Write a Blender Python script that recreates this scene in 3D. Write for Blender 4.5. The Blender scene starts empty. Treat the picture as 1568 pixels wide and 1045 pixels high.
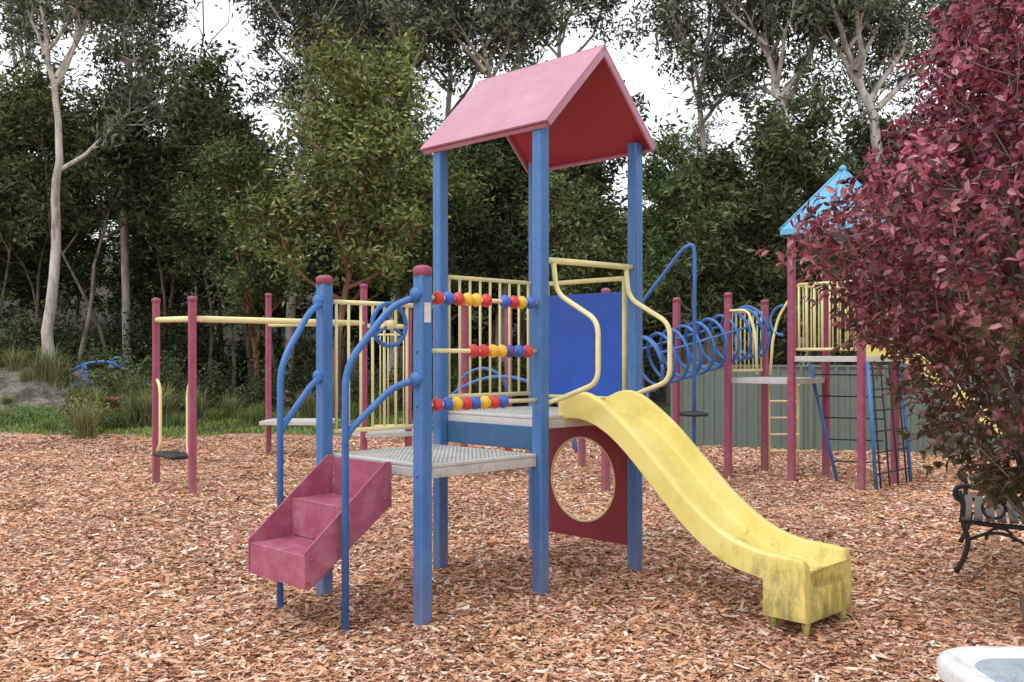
import bpy, math, numpy as np
from mathutils import Vector, Matrix
sc=bpy.context.scene
F=1492.0
def PX(px,py,z): return np.array([(px-784)/F*z, z, 1.6-(py-545)/F*z])
def XX(px,z): return (px-784)/F*z
# ---------------------------------------------------------------- materials
def newmat(name):
    m=bpy.data.materials.new(name); m.use_nodes=True
    nt=m.node_tree; b=nt.nodes['Principled BSDF']; return m,nt,b
def ramp(nt,stops,interp='LINEAR'):
    r=nt.nodes.new('ShaderNodeValToRGB'); r.color_ramp.interpolation=interp
    el=r.color_ramp.elements
    while len(el)<len(stops): el.new(0.5)
    for e,(p,c) in zip(el,stops):
        e.position=p; e.color=(c[0],c[1],c[2],1)
    return r
def noise(nt,scale,detail=4,rough=.6,vec=None):
    n=nt.nodes.new('ShaderNodeTexNoise'); n.inputs['Scale'].default_value=scale
    n.inputs['Detail'].default_value=detail; n.inputs['Roughness'].default_value=rough
    if vec is not None: nt.links.new(vec,n.inputs['Vector'])
    return n
def objco(nt):
    t=nt.nodes.new('ShaderNodeTexCoord'); return t.outputs['Object']
def paint(name,col,rough=.4,dirt=.25,dirtcol=None,scale=9,bump=.05,fade=None,grime=False):
    m,nt,b=newmat(name); co=objco(nt)
    n=noise(nt,scale,6,.65,co); n2=noise(nt,scale*7,4,.7,co)
    c=np.array(col); d=np.array(dirtcol) if dirtcol else c*.45+.02
    f=np.array(fade) if fade else np.minimum(c*1.12+.02,1)
    r=ramp(nt,[(.25,c*(1-dirt)+d*dirt),(.45,c),(.62,c*.6+f*.4),(.8,f)])
    nt.links.new(n.outputs['Fac'],r.inputs['Fac'])
    mx=nt.nodes.new('ShaderNodeMixRGB'); mx.blend_type='MIX'
    fr=ramp(nt,[(.30,(dirt*1.3,)*3),(.43,(0,0,0))]); nt.links.new(n2.outputs['Fac'],fr.inputs['Fac'])
    nt.links.new(fr.outputs['Color'],mx.inputs['Fac'])
    nt.links.new(r.outputs['Color'],mx.inputs['Color1']); mx.inputs['Color2'].default_value=(*d,1)
    out=mx.outputs['Color']
    if grime: # dusty splash-up near the ground on posts
        sp=nt.nodes.new('ShaderNodeSeparateXYZ'); nt.links.new(co,sp.inputs[0])
        mr=nt.nodes.new('ShaderNodeMapRange'); mr.inputs['From Min'].default_value=.45; mr.inputs['From Max'].default_value=0; mr.inputs['To Max'].default_value=.65
        nt.links.new(sp.outputs['Z'],mr.inputs['Value']); mu=nt.nodes.new('ShaderNodeMath'); mu.operation='MULTIPLY'
        nt.links.new(mr.outputs[0],mu.inputs[0]); nt.links.new(n2.outputs['Fac'],mu.inputs[1])
        m3=nt.nodes.new('ShaderNodeMixRGB'); nt.links.new(mu.outputs[0],m3.inputs['Fac']); nt.links.new(out,m3.inputs['Color1']); m3.inputs['Color2'].default_value=(.3,.2,.15,1); out=m3.outputs['Color']
    nt.links.new(out,b.inputs['Base Color'])
    rr=nt.nodes.new('ShaderNodeMapRange'); rr.inputs['To Min'].default_value=rough-.1; rr.inputs['To Max'].default_value=rough+.25
    nt.links.new(n.outputs['Fac'],rr.inputs['Value']); nt.links.new(rr.outputs[0],b.inputs['Roughness'])
    bp=nt.nodes.new('ShaderNodeBump'); bp.inputs['Strength'].default_value=bump; bp.inputs['Distance'].default_value=.01
    nt.links.new(n2.outputs['Fac'],bp.inputs['Height']); nt.links.new(bp.outputs[0],b.inputs['Normal'])
    return m
M={}
M['blue']=paint('blue_post_paint',(.055,.17,.42),.34,.3,fade=(.10,.23,.47),scale=5,grime=True)
M['bluet']=paint('blue_tube_paint',(.04,.15,.43),.3,.25)
M['bluep']=paint('blue_panel',(.012,.085,.46),.35,.15,bump=.02)
M['bluer']=paint('blue_roof_paint',(.13,.40,.64),.45,.25)
M['navy']=paint('blue_infill',(.03,.11,.24),.5,.3)
M['mag']=paint('magenta_step_paint',(.35,.075,.14),.42,.6,dirtcol=(.22,.11,.10),fade=(.50,.24,.28),scale=7)
M['magp']=paint('magenta_post_paint',(.31,.06,.115),.5,.3,fade=(.40,.13,.19),grime=True)
M['roof']=paint('pink_roof_paint',(.48,.20,.28),.36,.4,dirtcol=(.33,.17,.20),scale=2.5,fade=(.60,.35,.44))
M['roofin']=paint('red_roof_underside',(.34,.018,.035),.35,.3,scale=3)
M['red']=paint('red_panel',(.27,.02,.035),.45,.25)
M['cream']=paint('cream_yellow_paint',(.80,.71,.36),.4,.25,dirtcol=(.45,.33,.12))
M['deck']=paint('grey_deck',(.54,.53,.50),.5,.6,dirtcol=(.24,.21,.17),scale=6,bump=.2)
M['by']=paint('bead_yellow',(.8,.5,.04),.3,.1); M['br']=paint('bead_red',(.6,.04,.04),.3,.1); M['bb']=paint('bead_blue',(.04,.12,.5),.3,.1); M['bv']=paint('bead_violet',(.10,.05,.30),.3,.1)
M['black']=paint('black_iron',(.018,.018,.018),.5,.3)
M['rope']=paint('dark_rope',(.03,.03,.035),.8,.3)
M['slat']=paint('weathered_slat',(.12,.10,.09),.7,.5)
M['white']=paint('white_plastic',(.70,.71,.70),.4,.6,dirtcol=(.35,.33,.28),scale=6)
M['greyb']=paint('greyblue_plastic',(.33,.38,.43),.45,.7,dirtcol=(.15,.15,.13),scale=14)
M['fence']=paint('green_steel',(.13,.17,.14),.5,.3)
M['pot']=paint('terracotta',(.35,.12,.06),.8,.4)
M['steeld']=paint('deck_hole_shade',(.25,.24,.22),.7,.4)
def slidemat():
    m,nt,b=newmat('yellow_slide_plastic'); co=objco(nt)
    n=noise(nt,3,5,.6,co); r=ramp(nt,[(.3,(.68,.55,.14)),(.5,(.80,.67,.20)),(.7,(.83,.73,.29))])
    nt.links.new(n.outputs['Fac'],r.inputs['Fac'])
    sp=nt.nodes.new('ShaderNodeSeparateXYZ'); nt.links.new(co,sp.inputs[0])
    mr=nt.nodes.new('ShaderNodeMapRange'); mr.inputs['From Min'].default_value=.55; mr.inputs['From Max'].default_value=.05
    mr.inputs['To Min'].default_value=-.02; mr.inputs['To Max'].default_value=.28
    nt.links.new(sp.outputs['Z'],mr.inputs['Value'])
    mp=nt.nodes.new('ShaderNodeMapping'); mp.inputs['Scale'].default_value=(1,1,.4); nt.links.new(co,mp.inputs['Vector'])
    n2=noise(nt,11,8,.78,mp.outputs[0]); ad=nt.nodes.new('ShaderNodeMath'); ad.operation='ADD'
    nt.links.new(n2.outputs['Fac'],ad.inputs[0]); nt.links.new(mr.outputs[0],ad.inputs[1])
    r2=ramp(nt,[(.58,(0,0,0)),(.84,(.85,.85,.85))]); nt.links.new(ad.outputs[0],r2.inputs['Fac'])
    mx=nt.nodes.new('ShaderNodeMixRGB'); nt.links.new(r2.outputs['Color'],mx.inputs['Fac'])
    nt.links.new(r.outputs['Color'],mx.inputs['Color1']); mx.inputs['Color2'].default_value=(.10,.095,.035,1)
    nt.links.new(mx.outputs['Color'],b.inputs['Base Color']); b.inputs['Roughness'].default_value=.5
    return m
M['slide']=slidemat()
def leafmat(name,cols,trans=.0,zg=None):
    m,nt,b=newmat(name)
    g=nt.nodes.new('ShaderNodeNewGeometry'); oi=nt.nodes.new('ShaderNodeObjectInfo')
    r=ramp(nt,[(i/(len(cols)-1),c) for i,c in enumerate(cols)])
    nt.links.new(g.outputs['Random Per Island'],r.inputs['Fac'])
    co=objco(nt); n=noise(nt,.9 if not zg else 2.2,1,.6,co)
    hv=nt.nodes.new('ShaderNodeHueSaturation')
    v=nt.nodes.new('ShaderNodeMapRange'); v.inputs['From Min'].default_value=.3; v.inputs['From Max'].default_value=.7
    v.inputs['To Min'].default_value=.65; v.inputs['To Max'].default_value=1.4
    nt.links.new(n.outputs['Fac'],v.inputs['Value']); nt.links.new(v.outputs[0],hv.inputs['Value'])
    h=nt.nodes.new('ShaderNodeMapRange'); h.inputs['To Min'].default_value=.480; h.inputs['To Max'].default_value=.512
    nt.links.new(oi.outputs['Random'],h.inputs['Value']); 
    if not zg: nt.links.new(h.outputs[0],hv.inputs['Hue'])
    out=r.outputs['Color']
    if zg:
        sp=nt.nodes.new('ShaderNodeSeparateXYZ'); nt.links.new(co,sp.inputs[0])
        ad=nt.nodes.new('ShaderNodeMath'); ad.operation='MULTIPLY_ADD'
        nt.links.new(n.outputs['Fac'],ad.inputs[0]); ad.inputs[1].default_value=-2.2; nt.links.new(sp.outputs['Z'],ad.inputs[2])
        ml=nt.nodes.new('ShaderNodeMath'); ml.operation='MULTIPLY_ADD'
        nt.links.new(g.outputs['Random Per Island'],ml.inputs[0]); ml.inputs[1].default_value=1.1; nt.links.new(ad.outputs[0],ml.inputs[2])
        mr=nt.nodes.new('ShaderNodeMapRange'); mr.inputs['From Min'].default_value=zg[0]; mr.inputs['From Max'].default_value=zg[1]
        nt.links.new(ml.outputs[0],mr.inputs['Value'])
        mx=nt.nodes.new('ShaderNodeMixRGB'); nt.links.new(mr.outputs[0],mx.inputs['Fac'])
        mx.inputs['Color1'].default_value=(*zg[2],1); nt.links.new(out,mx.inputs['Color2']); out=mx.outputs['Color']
    nt.links.new(out,hv.inputs['Color'])
    O=nt.nodes['Material Output'].inputs['Surface']
    if zg:
        nt.links.new(hv.outputs['Color'],b.inputs['Base Color']); b.inputs['Roughness'].default_value=.36
        t=nt.nodes.new('ShaderNodeBsdfTranslucent'); nt.links.new(hv.outputs['Color'],t.inputs['Color'])
        ms=nt.nodes.new('ShaderNodeMixShader'); ms.inputs[0].default_value=trans
        nt.links.new(b.outputs[0],ms.inputs[1]); nt.links.new(t.outputs[0],ms.inputs[2]); nt.links.new(ms.outputs[0],O)
    else:
        df=nt.nodes.new('ShaderNodeBsdfDiffuse'); nt.links.new(hv.outputs['Color'],df.inputs['Color'])
        nt.nodes.remove(b); nt.links.new(df.outputs[0],O)
    return m
def bark(name,a,c,sc_=6):
    m,nt,b=newmat(name); co=objco(nt); mp=nt.nodes.new('ShaderNodeMapping'); mp.inputs['Scale'].default_value=(1,1,.25)
    nt.links.new(co,mp.inputs['Vector']); n=noise(nt,sc_,5,.7,mp.outputs[0]); r=ramp(nt,[(.35,a),(.6,c)])
    nt.links.new(n.outputs['Fac'],r.inputs['Fac']); df=nt.nodes.new('ShaderNodeBsdfDiffuse'); nt.links.new(r.outputs['Color'],df.inputs['Color'])
    nt.nodes.remove(b); nt.links.new(df.outputs[0],nt.nodes['Material Output'].inputs['Surface'])
    return m
M['gum']=leafmat('gum_leaves',[(.06,.078,.05),(.105,.128,.078),(.16,.18,.115),(.25,.26,.19)])
M['dark']=leafmat('dark_leaves',[(.035,.05,.022),(.06,.08,.034),(.09,.112,.05),(.14,.155,.08)])
M['lime']=leafmat('lime_leaves',[(.09,.12,.04),(.14,.175,.06),(.20,.235,.085),(.29,.30,.13)])
M['mid']=leafmat('mid_leaves',[(.05,.08,.03),(.08,.115,.042),(.115,.15,.06),(.16,.19,.09)])
M['grassb']=leafmat('grass_blades',[(.12,.15,.05),(.19,.22,.08),(.27,.28,.12),(.37,.34,.2)])
M['lawnb']=leafmat('lawn_blades',[(.12,.17,.045),(.17,.24,.07),(.24,.29,.11)])
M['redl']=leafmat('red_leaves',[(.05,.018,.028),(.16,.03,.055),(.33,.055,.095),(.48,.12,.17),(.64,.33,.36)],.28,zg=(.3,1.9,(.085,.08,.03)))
M['barkp']=bark('pale_bark',(.26,.22,.18),(.60,.56,.50))
M['barkd']=bark('dark_bark',(.09,.07,.055),(.27,.22,.175))
M['barkr']=bark('brown_bark',(.12,.06,.035),(.28,.16,.10))
def chipmat():
    m,nt,b=newmat('wood_chips'); g=nt.nodes.new('ShaderNodeNewGeometry')
    r=ramp(nt,[(0,(.20,.09,.055)),(.08,(.40,.185,.105)),(.24,(.56,.285,.165)),(.48,(.68,.375,.235)),(.70,(.76,.48,.33)),(.85,(.82,.62,.48)),(.94,(.86,.76,.65))],'CONSTANT')
    nt.links.new(g.outputs['Random Per Island'],r.inputs['Fac'])
    co=objco(nt); n=noise(nt,.55,4,.6,co); mr=nt.nodes.new('ShaderNodeMapRange')
    mr.inputs['From Min'].default_value=.3; mr.inputs['From Max'].default_value=.7; mr.inputs['To Min'].default_value=.76; mr.inputs['To Max'].default_value=1.14
    nt.links.new(n.outputs['Fac'],mr.inputs['Value']); hv=nt.nodes.new('ShaderNodeHueSaturation')
    nt.links.new(mr.outputs[0],hv.inputs['Value']); nt.links.new(r.outputs['Color'],hv.inputs['Color'])
    df=nt.nodes.new('ShaderNodeBsdfDiffuse'); nt.links.new(hv.outputs['Color'],df.inputs['Color'])
    nt.nodes.remove(b); nt.links.new(df.outputs[0],nt.nodes['Material Output'].inputs['Surface'])
    return m
M['chip']=chipmat()
def groundmat():
    m,nt,b=newmat('ground_cover'); co=objco(nt); L=nt.links.new
    mp=nt.nodes.new('ShaderNodeMapping'); L(co,mp.inputs['Vector']); mp.inputs['Scale'].default_value=(1,1.9,1); mp.inputs['Rotation'].default_value=(0,0,.6)
    v=nt.nodes.new('ShaderNodeTexVoronoi'); v.inputs['Scale'].default_value=24; L(mp.outputs[0],v.inputs['Vector'])
    sp=nt.nodes.new('ShaderNodeSeparateColor'); L(v.outputs['Color'],sp.inputs[0])
    r=ramp(nt,[(0,(.16,.07,.04)),(.3,(.38,.175,.10)),(.55,(.54,.275,.165)),(.8,(.67,.41,.27)),(.93,(.76,.59,.46))]); L(sp.outputs[0],r.inputs['Fac'])
    n=noise(nt,.55,4,.6,co); mr=nt.nodes.new('ShaderNodeMapRange')
    mr.inputs['From Min'].default_value=.3; mr.inputs['From Max'].default_value=.7; mr.inputs['To Min'].default_value=.65; mr.inputs['To Max'].default_value=1.12
    L(n.outputs['Fac'],mr.inputs['Value']); hv=nt.nodes.new('ShaderNodeHueSaturation'); L(mr.outputs[0],hv.inputs['Value']); L(r.outputs['Color'],hv.inputs['Color'])
    s=nt.nodes.new('ShaderNodeSeparateXYZ'); L(co,s.inputs[0])
    nn=noise(nt,.5,5,.6,co); a=nt.nodes.new('ShaderNodeMath'); a.operation='MULTIPLY_ADD'; L(nn.outputs['Fac'],a.inputs[0]); a.inputs[1].default_value=3; L(s.outputs['Y'],a.inputs[2])
    m1=nt.nodes.new('ShaderNodeMapRange'); m1.inputs['From Min'].default_value=21.0; m1.inputs['From Max'].default_value=21.5; L(a.outputs[0],m1.inputs['Value'])
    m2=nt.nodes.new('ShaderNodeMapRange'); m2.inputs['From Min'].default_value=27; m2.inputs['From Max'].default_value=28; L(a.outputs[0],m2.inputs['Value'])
    ng=noise(nt,6,6,.7,co); rg=ramp(nt,[(.3,(.07,.11,.03)),(.55,(.13,.18,.055)),(.75,(.24,.24,.12))]); L(ng.outputs['Fac'],rg.inputs['Fac'])
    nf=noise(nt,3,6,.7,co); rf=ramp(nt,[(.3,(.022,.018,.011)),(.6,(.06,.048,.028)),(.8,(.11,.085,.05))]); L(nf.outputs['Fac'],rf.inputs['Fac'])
    x1=nt.nodes.new('ShaderNodeMixRGB'); L(m1.outputs[0],x1.inputs['Fac']); L(hv.outputs['Color'],x1.inputs['Color1']); L(rg.outputs['Color'],x1.inputs['Color2'])
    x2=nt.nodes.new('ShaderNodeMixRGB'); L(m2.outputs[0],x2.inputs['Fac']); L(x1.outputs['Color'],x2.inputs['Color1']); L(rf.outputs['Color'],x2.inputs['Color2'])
    L(x2.outputs['Color'],b.inputs['Base Color']); b.inputs['Roughness'].default_value=.9
    bp=nt.nodes.new('ShaderNodeBump'); bp.inputs['Strength'].default_value=.8; bp.inputs['Distance'].default_value=.02
    L(sp.outputs[1],bp.inputs['Height']); L(bp.outputs[0],b.inputs['Normal'])
    return m
M['ground']=groundmat()
def gravelmat():
    m,nt,b=newmat('garden_soil'); co=objco(nt); n=noise(nt,9,8,.8,co); n2=noise(nt,1.3,4,.6,co)
    r=ramp(nt,[(.36,(.07,.055,.045)),(.5,(.21,.18,.15)),(.62,(.38,.34,.30))]); nt.links.new(n.outputs['Fac'],r.inputs['Fac'])
    r2=ramp(nt,[(.42,(.22,.24,.12)),(.55,(1,1,1))]); nt.links.new(n2.outputs['Fac'],r2.inputs['Fac'])
    mx=nt.nodes.new('ShaderNodeMixRGB'); mx.blend_type='MULTIPLY'; mx.inputs['Fac'].default_value=.75; nt.links.new(r.outputs['Color'],mx.inputs['Color1']); nt.links.new(r2.outputs['Color'],mx.inputs['Color2'])
    nt.links.new(mx.outputs['Color'],b.inputs['Base Color']); b.inputs['Roughness'].default_value=.95
    bp=nt.nodes.new('ShaderNodeBump'); bp.inputs['Strength'].default_value=1; bp.inputs['Distance'].default_value=.06; nt.links.new(n.outputs['Fac'],bp.inputs['Height']); nt.links.new(bp.outputs[0],b.inputs['Normal'])
    return m
M['soil']=gravelmat()
# ---------------------------------------------------------------- mesh helpers
COL=sc.collection
def group(name,loc=(0,0,0)):
    e=bpy.data.objects.new(name,None); e.location=loc; e.empty_display_size=.2; COL.objects.link(e); return e
def fin(ob,parent):
    COL.objects.link(ob)
    if parent is not None:
        ob.parent=parent; ob.matrix_parent_inverse=Matrix.Translation(-Vector(parent.location))
    return ob
def quadmesh(name,V,Q,mats,mi=None,smooth=None):
    V=np.asarray(V,dtype=np.float32); Q=np.asarray(Q,dtype=np.int32)
    me=bpy.data.meshes.new(name); me.vertices.add(len(V)); me.vertices.foreach_set('co',V.ravel())
    me.loops.add(Q.size); me.loops.foreach_set('vertex_index',Q.ravel())
    me.polygons.add(len(Q)); me.polygons.foreach_set('loop_start',np.arange(0,Q.size,4,dtype=np.int32))
    try: me.polygons.foreach_set('loop_total',np.full(len(Q),4,dtype=np.int32))
    except Exception: pass
    for m in mats: me.materials.append(M[m])
    if mi is not None: me.polygons.foreach_set('material_index',np.asarray(mi,dtype=np.int32))
    if smooth is not None: me.polygons.foreach_set('use_smooth',np.asarray(smooth,dtype=bool))
    me.update(calc_edges=True); me.validate(); return me
def tubedata(pts,rad,n=8,cap=True):
    P=np.asarray(pts,float); k=len(P); rad=np.full(k,rad) if np.isscalar(rad) else np.asarray(rad)
    T=np.gradient(P,axis=0); T/=np.linalg.norm(T,axis=1)[:,None]+1e-9
    ref=np.array([0,0,1.]) if abs(T[0][2])<.9 else np.array([1.,0,0])
    N=np.cross(T[0],ref); N/=np.linalg.norm(N); V=[]; th=np.arange(n)/n*2*np.pi
    for i in range(k):
        N=N-T[i]*np.dot(N,T[i]); N/=np.linalg.norm(N)+1e-9; B=np.cross(T[i],N)
        V.append(P[i]+rad[i]*(np.cos(th)[:,None]*N+np.sin(th)[:,None]*B))
    V=np.concatenate(V); i=np.arange(k-1)[:,None]*n; j=np.arange(n)[None]; j2=(j+1)%n
    Q=np.stack([i+j,i+j2,i+n+j2,i+n+j],-1).reshape(-1,4); return V,Q
def fillet(pts,r=.06,n=7):
    P=[np.asarray(p,float) for p in pts]; out=[P[0]]
    for i in range(1,len(P)-1):
        a,b,c=P[i-1],P[i],P[i+1]; la=np.linalg.norm(a-b); lc=np.linalg.norm(c-b); rr=min(r,la*.48,lc*.48)
        s=b+(a-b)/la*rr; e=b+(c-b)/lc*rr
        for t in np.linspace(0,1,n): out.append((1-t)**2*s+2*t*(1-t)*b+t*t*e)
    out.append(P[-1]); return out
def tube(name,pts,r,mat,parent,fr=None,n=12,closed=False):
    if fr: pts=fillet(pts,fr)
    V,Q=tubedata(pts,r,n); k=len(pts); V=list(map(tuple,V)); Fc=[tuple(q) for q in Q]
    Fc.append(tuple(range(n))[::-1]); Fc.append(tuple(range((k-1)*n,k*n)))
    me=bpy.data.meshes.new(name); me.from_pydata([tuple(map(float,v)) for v in V],[],[tuple(map(int,f)) for f in Fc]); me.materials.append(M[mat])
    for p in me.polygons: p.use_smooth=len(p.vertices)==4
    me.update(); return fin(bpy.data.objects.new(name,me),parent)
def rawmesh(name,V,Fc,mat,parent,bevel=0,smooth=False,seg=2):
    me=bpy.data.meshes.new(name); me.from_pydata([tuple(map(float,v)) for v in V],[],Fc)
    for mm in ([mat] if isinstance(mat,str) else mat): me.materials.append(M[mm])
    me.update()
    import bmesh
    bm=bmesh.new(); bm.from_mesh(me); bmesh.ops.recalc_face_normals(bm,faces=bm.faces); bm.to_mesh(me); bm.free()
    if smooth:
        for p in me.polygons: p.use_smooth=True
    ob=bpy.data.objects.new(name,me); fin(ob,parent)
    if bevel:
        md=ob.modifiers.new('b','BEVEL'); md.width=bevel; md.segments=seg; md.limit_method='ANGLE'
        for p in me.polygons: p.use_smooth=True
        w=ob.modifiers.new('w','WEIGHTED_NORMAL')
    return ob
def box(name,c,size,rot,mat,parent,bevel=.004):
    ca,sa=math.cos(rot),math.sin(rot); V=[]
    for dx in(-.5,.5):
        for dy in(-.5,.5):
            for dz in(-.5,.5):
                x,y=dx*size[0],dy*size[1]; V.append((c[0]+x*ca-y*sa,c[1]+x*sa+y*ca,c[2]+dz*size[2]))
    Fc=[(0,1,3,2),(4,6,7,5),(0,4,5,1),(2,3,7,6),(0,2,6,4),(1,5,7,3)]
    return rawmesh(name,V,Fc,mat,parent,bevel)
def prism(name,poly,ext,mat,parent,bevel=.003):
    n=len(poly); ext=np.asarray(ext); P=[np.asarray(p,float) for p in poly]; V=P+[p+ext for p in P]
    Fc=[tuple(range(n))[::-1],tuple(range(n,2*n))]+[(i,(i+1)%n,n+(i+1)%n,n+i) for i in range(n)]
    return rawmesh(name,V,Fc,mat,parent,bevel)
def lathe(name,c,prof,mat,parent,n=20,axis=None):
    ax=np.array([0,0,1.]) if axis is None else np.asarray(axis,float)/np.linalg.norm(axis)
    ref=np.array([1.,0,0]) if abs(ax[0])<.9 else np.array([0,1.,0]); N=np.cross(ax,ref); N/=np.linalg.norm(N); B=np.cross(ax,N)
    V=[];Fc=[];k=len(prof)
    for r,h in prof:
        for j in range(n):
            t=2*math.pi*j/n; V.append(np.asarray(c)+ax*h+r*(math.cos(t)*N+math.sin(t)*B))
    for i in range(k-1):
        for j in range(n): Fc.append((i*n+j,i*n+(j+1)%n,(i+1)*n+(j+1)%n,(i+1)*n+j))
    Fc.append(tuple(range(n))); Fc.append(tuple(range((k-1)*n,k*n)))
    return rawmesh(name,V,Fc,mat,parent,0,True)
def post(name,xy,h,mat,parent,w=.088,cap=None,rot=math.pi/4):
    c=w*.15; gd=.0022
    side=[(-w/2+c,-w/2),(-.006,-w/2),(-.003,-w/2+gd),(.003,-w/2+gd),(.006,-w/2),(w/2-c,-w/2),(w/2-c*.3,-w/2+c*.3)]
    prof=[]
    for k in range(4):
        t=k*math.pi/2
        for x_,y_ in side: prof.append((x_*math.cos(t)-y_*math.sin(t),x_*math.sin(t)+y_*math.cos(t)))
    ca,sa=math.cos(rot),math.sin(rot)
    poly=[(xy[0]+a*ca-b*sa,xy[1]+a*sa+b*ca,-.1) for a,b in prof]
    prism(name,poly,(0,0,h+.1),mat,parent,0)
    if cap:
        lathe(name+'_cap',(xy[0],xy[1],h),[(w*.64,-.035),(w*.66,.004),(w*.6,.016),(w*.35,.026),(.001,.03)],cap,parent,16)
def ringpts(c,a,b,r,n=32,t0=0,t1=2*math.pi):
    return [np.asarray(c)+r*(math.cos(t)*np.asarray(a)+math.sin(t)*np.asarray(b)) for t in np.linspace(t0,t1,n)]
def barrier(name,p0,p1,h0,h1,n,mat,parent,r=.016,rr=.0085,legs=True):
    p0=np.array([*p0,0.]);p1=np.array([*p1,0.]); z=np.array([0,0,1.])
    tube(name+'_top_rail',[p0+z*h1,p1+z*h1],r,mat,parent); tube(name+'_bottom_rail',[p0+z*h0,p1+z*h0],r,mat,parent)
    for i in range(n):
        t=.03+i/(n-1)*.94
        q=p0+(p1-p0)*t; tube(f'{name}_rod_{i+1}',[q+z*h0,q+z*h1],rr,mat,parent,n=8)
Z=np.array([0,0,1.])
# ---------------------------------------------------------------- main play tower
A0=np.array([-.541,5.895,0.]); U=np.array([1,1,0])/math.sqrt(2); Vv=np.array([-1,1,0])/math.sqrt(2); S=1.04
def P(u,v,h=0): return A0+U*u+Vv*v+Z*h
T1=group('play_tower',(.2,7.0,0))
post('front_post',P(0,0),2.12,'blue',T1,cap='magp'); post('side_post',P(0,S),2.12,'blue',T1,cap='magp')
for i,(u,v) in enumerate([(S,0),(S,S),(2*S,0),(2*S,S)]): post(f'tall_post_{i+1}',P(u,v),3.2,'blue',T1)
R4=math.pi/4
def deck(name,c,sx,sy,h,par):
    box(name,(c[0],c[1],h-.012),(sx,sy,.024),R4,'deck',par,.006)
    for k,(dx,dy,lx,ly) in enumerate([(0,sy/2-.012,sx-.05,.022),(0,-sy/2+.012,sx-.05,.022),(sx/2-.012,0,.022,sy),(-sx/2+.012,0,.022,sy)]):
        q=np.array(c[:2])+ (U*dx+Vv*dy)[:2]
        box(f'{name}_skirt_{k+1}',(q[0],q[1],h-.056),(lx,ly,.062),R4,'deck',par,.006)
    V=[];Fc=[]
    nn=24
    for i in range(nn):
        for j in range(nn):
            q=np.array([*c[:2],h+.0035])+U*((i+.5)/nn-.5)*(sx-.08)+Vv*((j+.5)/nn-.5)*(sy-.08); b=len(V)
            for t in range(8): V.append(q+.009*(math.cos(t*R4)*U+math.sin(t*R4)*Vv))
            Fc.append(tuple(range(b,b+8)))
    rawmesh(name+'_holes',V,Fc,'steeld',par)
deck('lower_deck',P(S/2,S/2),S+.02-.1,S+.0,.935,T1)
deck('upper_deck',P(1.5*S,S/2),S-.08,S-.0,1.185,T1)
box('deck_riser',tuple(P(S+.03,S/2,1.03)),(.02,S-.12,.16),R4,'navy',T1)
# roof
o=.135;e=.085;uc=1.5*S;hw=S/2+e;hz=3.16;ha=3.79
def roofside(sg,name):
    a=P(uc+sg*hw,-o,hz);b=P(uc,-o,ha);c=P(uc,S+o,ha);d=P(uc+sg*hw,S+o,hz)
    nrm=np.cross(b-a,d-a); nrm/=np.linalg.norm(nrm); 
    if nrm[2]<0:nrm=-nrm
    prism(name,[a,b,c,d],nrm*.012,'roof',T1,.003)
    ins=.02; prism(name+'_lining',[a-nrm*.014+Vv*ins,b-nrm*.014+Vv*ins,c-nrm*.014-Vv*ins,d-nrm*.014-Vv*ins],nrm*.011,'roofin',T1,0)
    dn=-nrm*.045
    for k,(p,q,s_) in enumerate([(a,b,Vv*.018),(d,c,-Vv*.018)]):
        prism(f'{name}_fascia_{k+1}',[p,q,q+dn,p+dn],s_,'roof',T1,.002)
    w=(b-a)/np.linalg.norm(b-a)*.018
    prism(name+'_eave',[a,d,d+dn,a+dn],w,'roof',T1,.002)
roofside(-1,'roof_left'); roofside(1,'roof_right')
tube('ridge_cap',[P(uc,-o-.003,ha+.004),P(uc,S+o+.003,ha+.004)],.012,'roof',T1)
# beads
def bead(nm,q,mt): 
    lathe(nm,q,[(.014,-.036),(.026,-.031),(.037,-.020),(.0435,-.006),(.0435,.006),(.037,.020),(.026,.031),(.014,.036)],mt,T1,18,axis=U)
seqs=[['br','bb','br','by','by','br','bb','br','by','bb'],['br','br','by','by','bv','bb','br','by'],['br','bb','by','br','bb','by','br','bb','by']]
for i,(h,segs) in enumerate([(1.955,[(.12,.56),(.70,.95)]),(1.63,[(.42,.96)]),(1.30,[(.11,.74)])]):
    tube(f'bead_rail_{i+1}',[P(.04,0,h),P(S-.04,0,h)],.014,'cream',T1); k=0
    for (s0,s1) in segs:
        u=s0
        while u<s1:
            bead(f'bead_{i+1}_{k+1}',P(u,0,h),seqs[i][k%len(seqs[i])]); k+=1; u+=.0745+.004*((k*3)%4)
# barriers
def pu(u,v): return tuple(P(u,v)[:2])
barrier('side_barrier',pu(.07,S),pu(S-.09,S),1.08,1.97,9,'cream',T1,rr=.010)
barrier('rear_barrier',pu(S+.06,S),pu(2*S-.06,S),1.29,2.20,9,'cream',T1,rr=.010)
wc=P(.50,S-.07,1.82); tube('steering_wheel_rim',ringpts(wc,U,Z,.15,40),.016,'bluet',T1)
for k in range(3):
    t=math.pi/2+k*2*math.pi/3; tube(f'steering_spoke_{k+1}',[wc,wc+.15*(math.cos(t)*U+math.sin(t)*Z)],.011,'bluet',T1)
lathe('steering_hub',wc-Vv*.02,[(.035,-.01),(.035,.03),(.02,.05)],'cream',T1,16,axis=Vv)
ua=2*S
for k,v in enumerate((.10,S-.13)): tube(f'panel_upright_{k+1}',[P(ua,v,1.25),P(ua,v,2.19)],.02,'cream',T1)
tube('panel_top_rail',[P(ua,.04,2.19),P(ua,S-.04,2.19)],.018,'cream',T1); tube('panel_bottom_rail',[P(ua,.04,1.27),P(ua,S-.04,1.27)],.016,'cream',T1)
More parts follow.
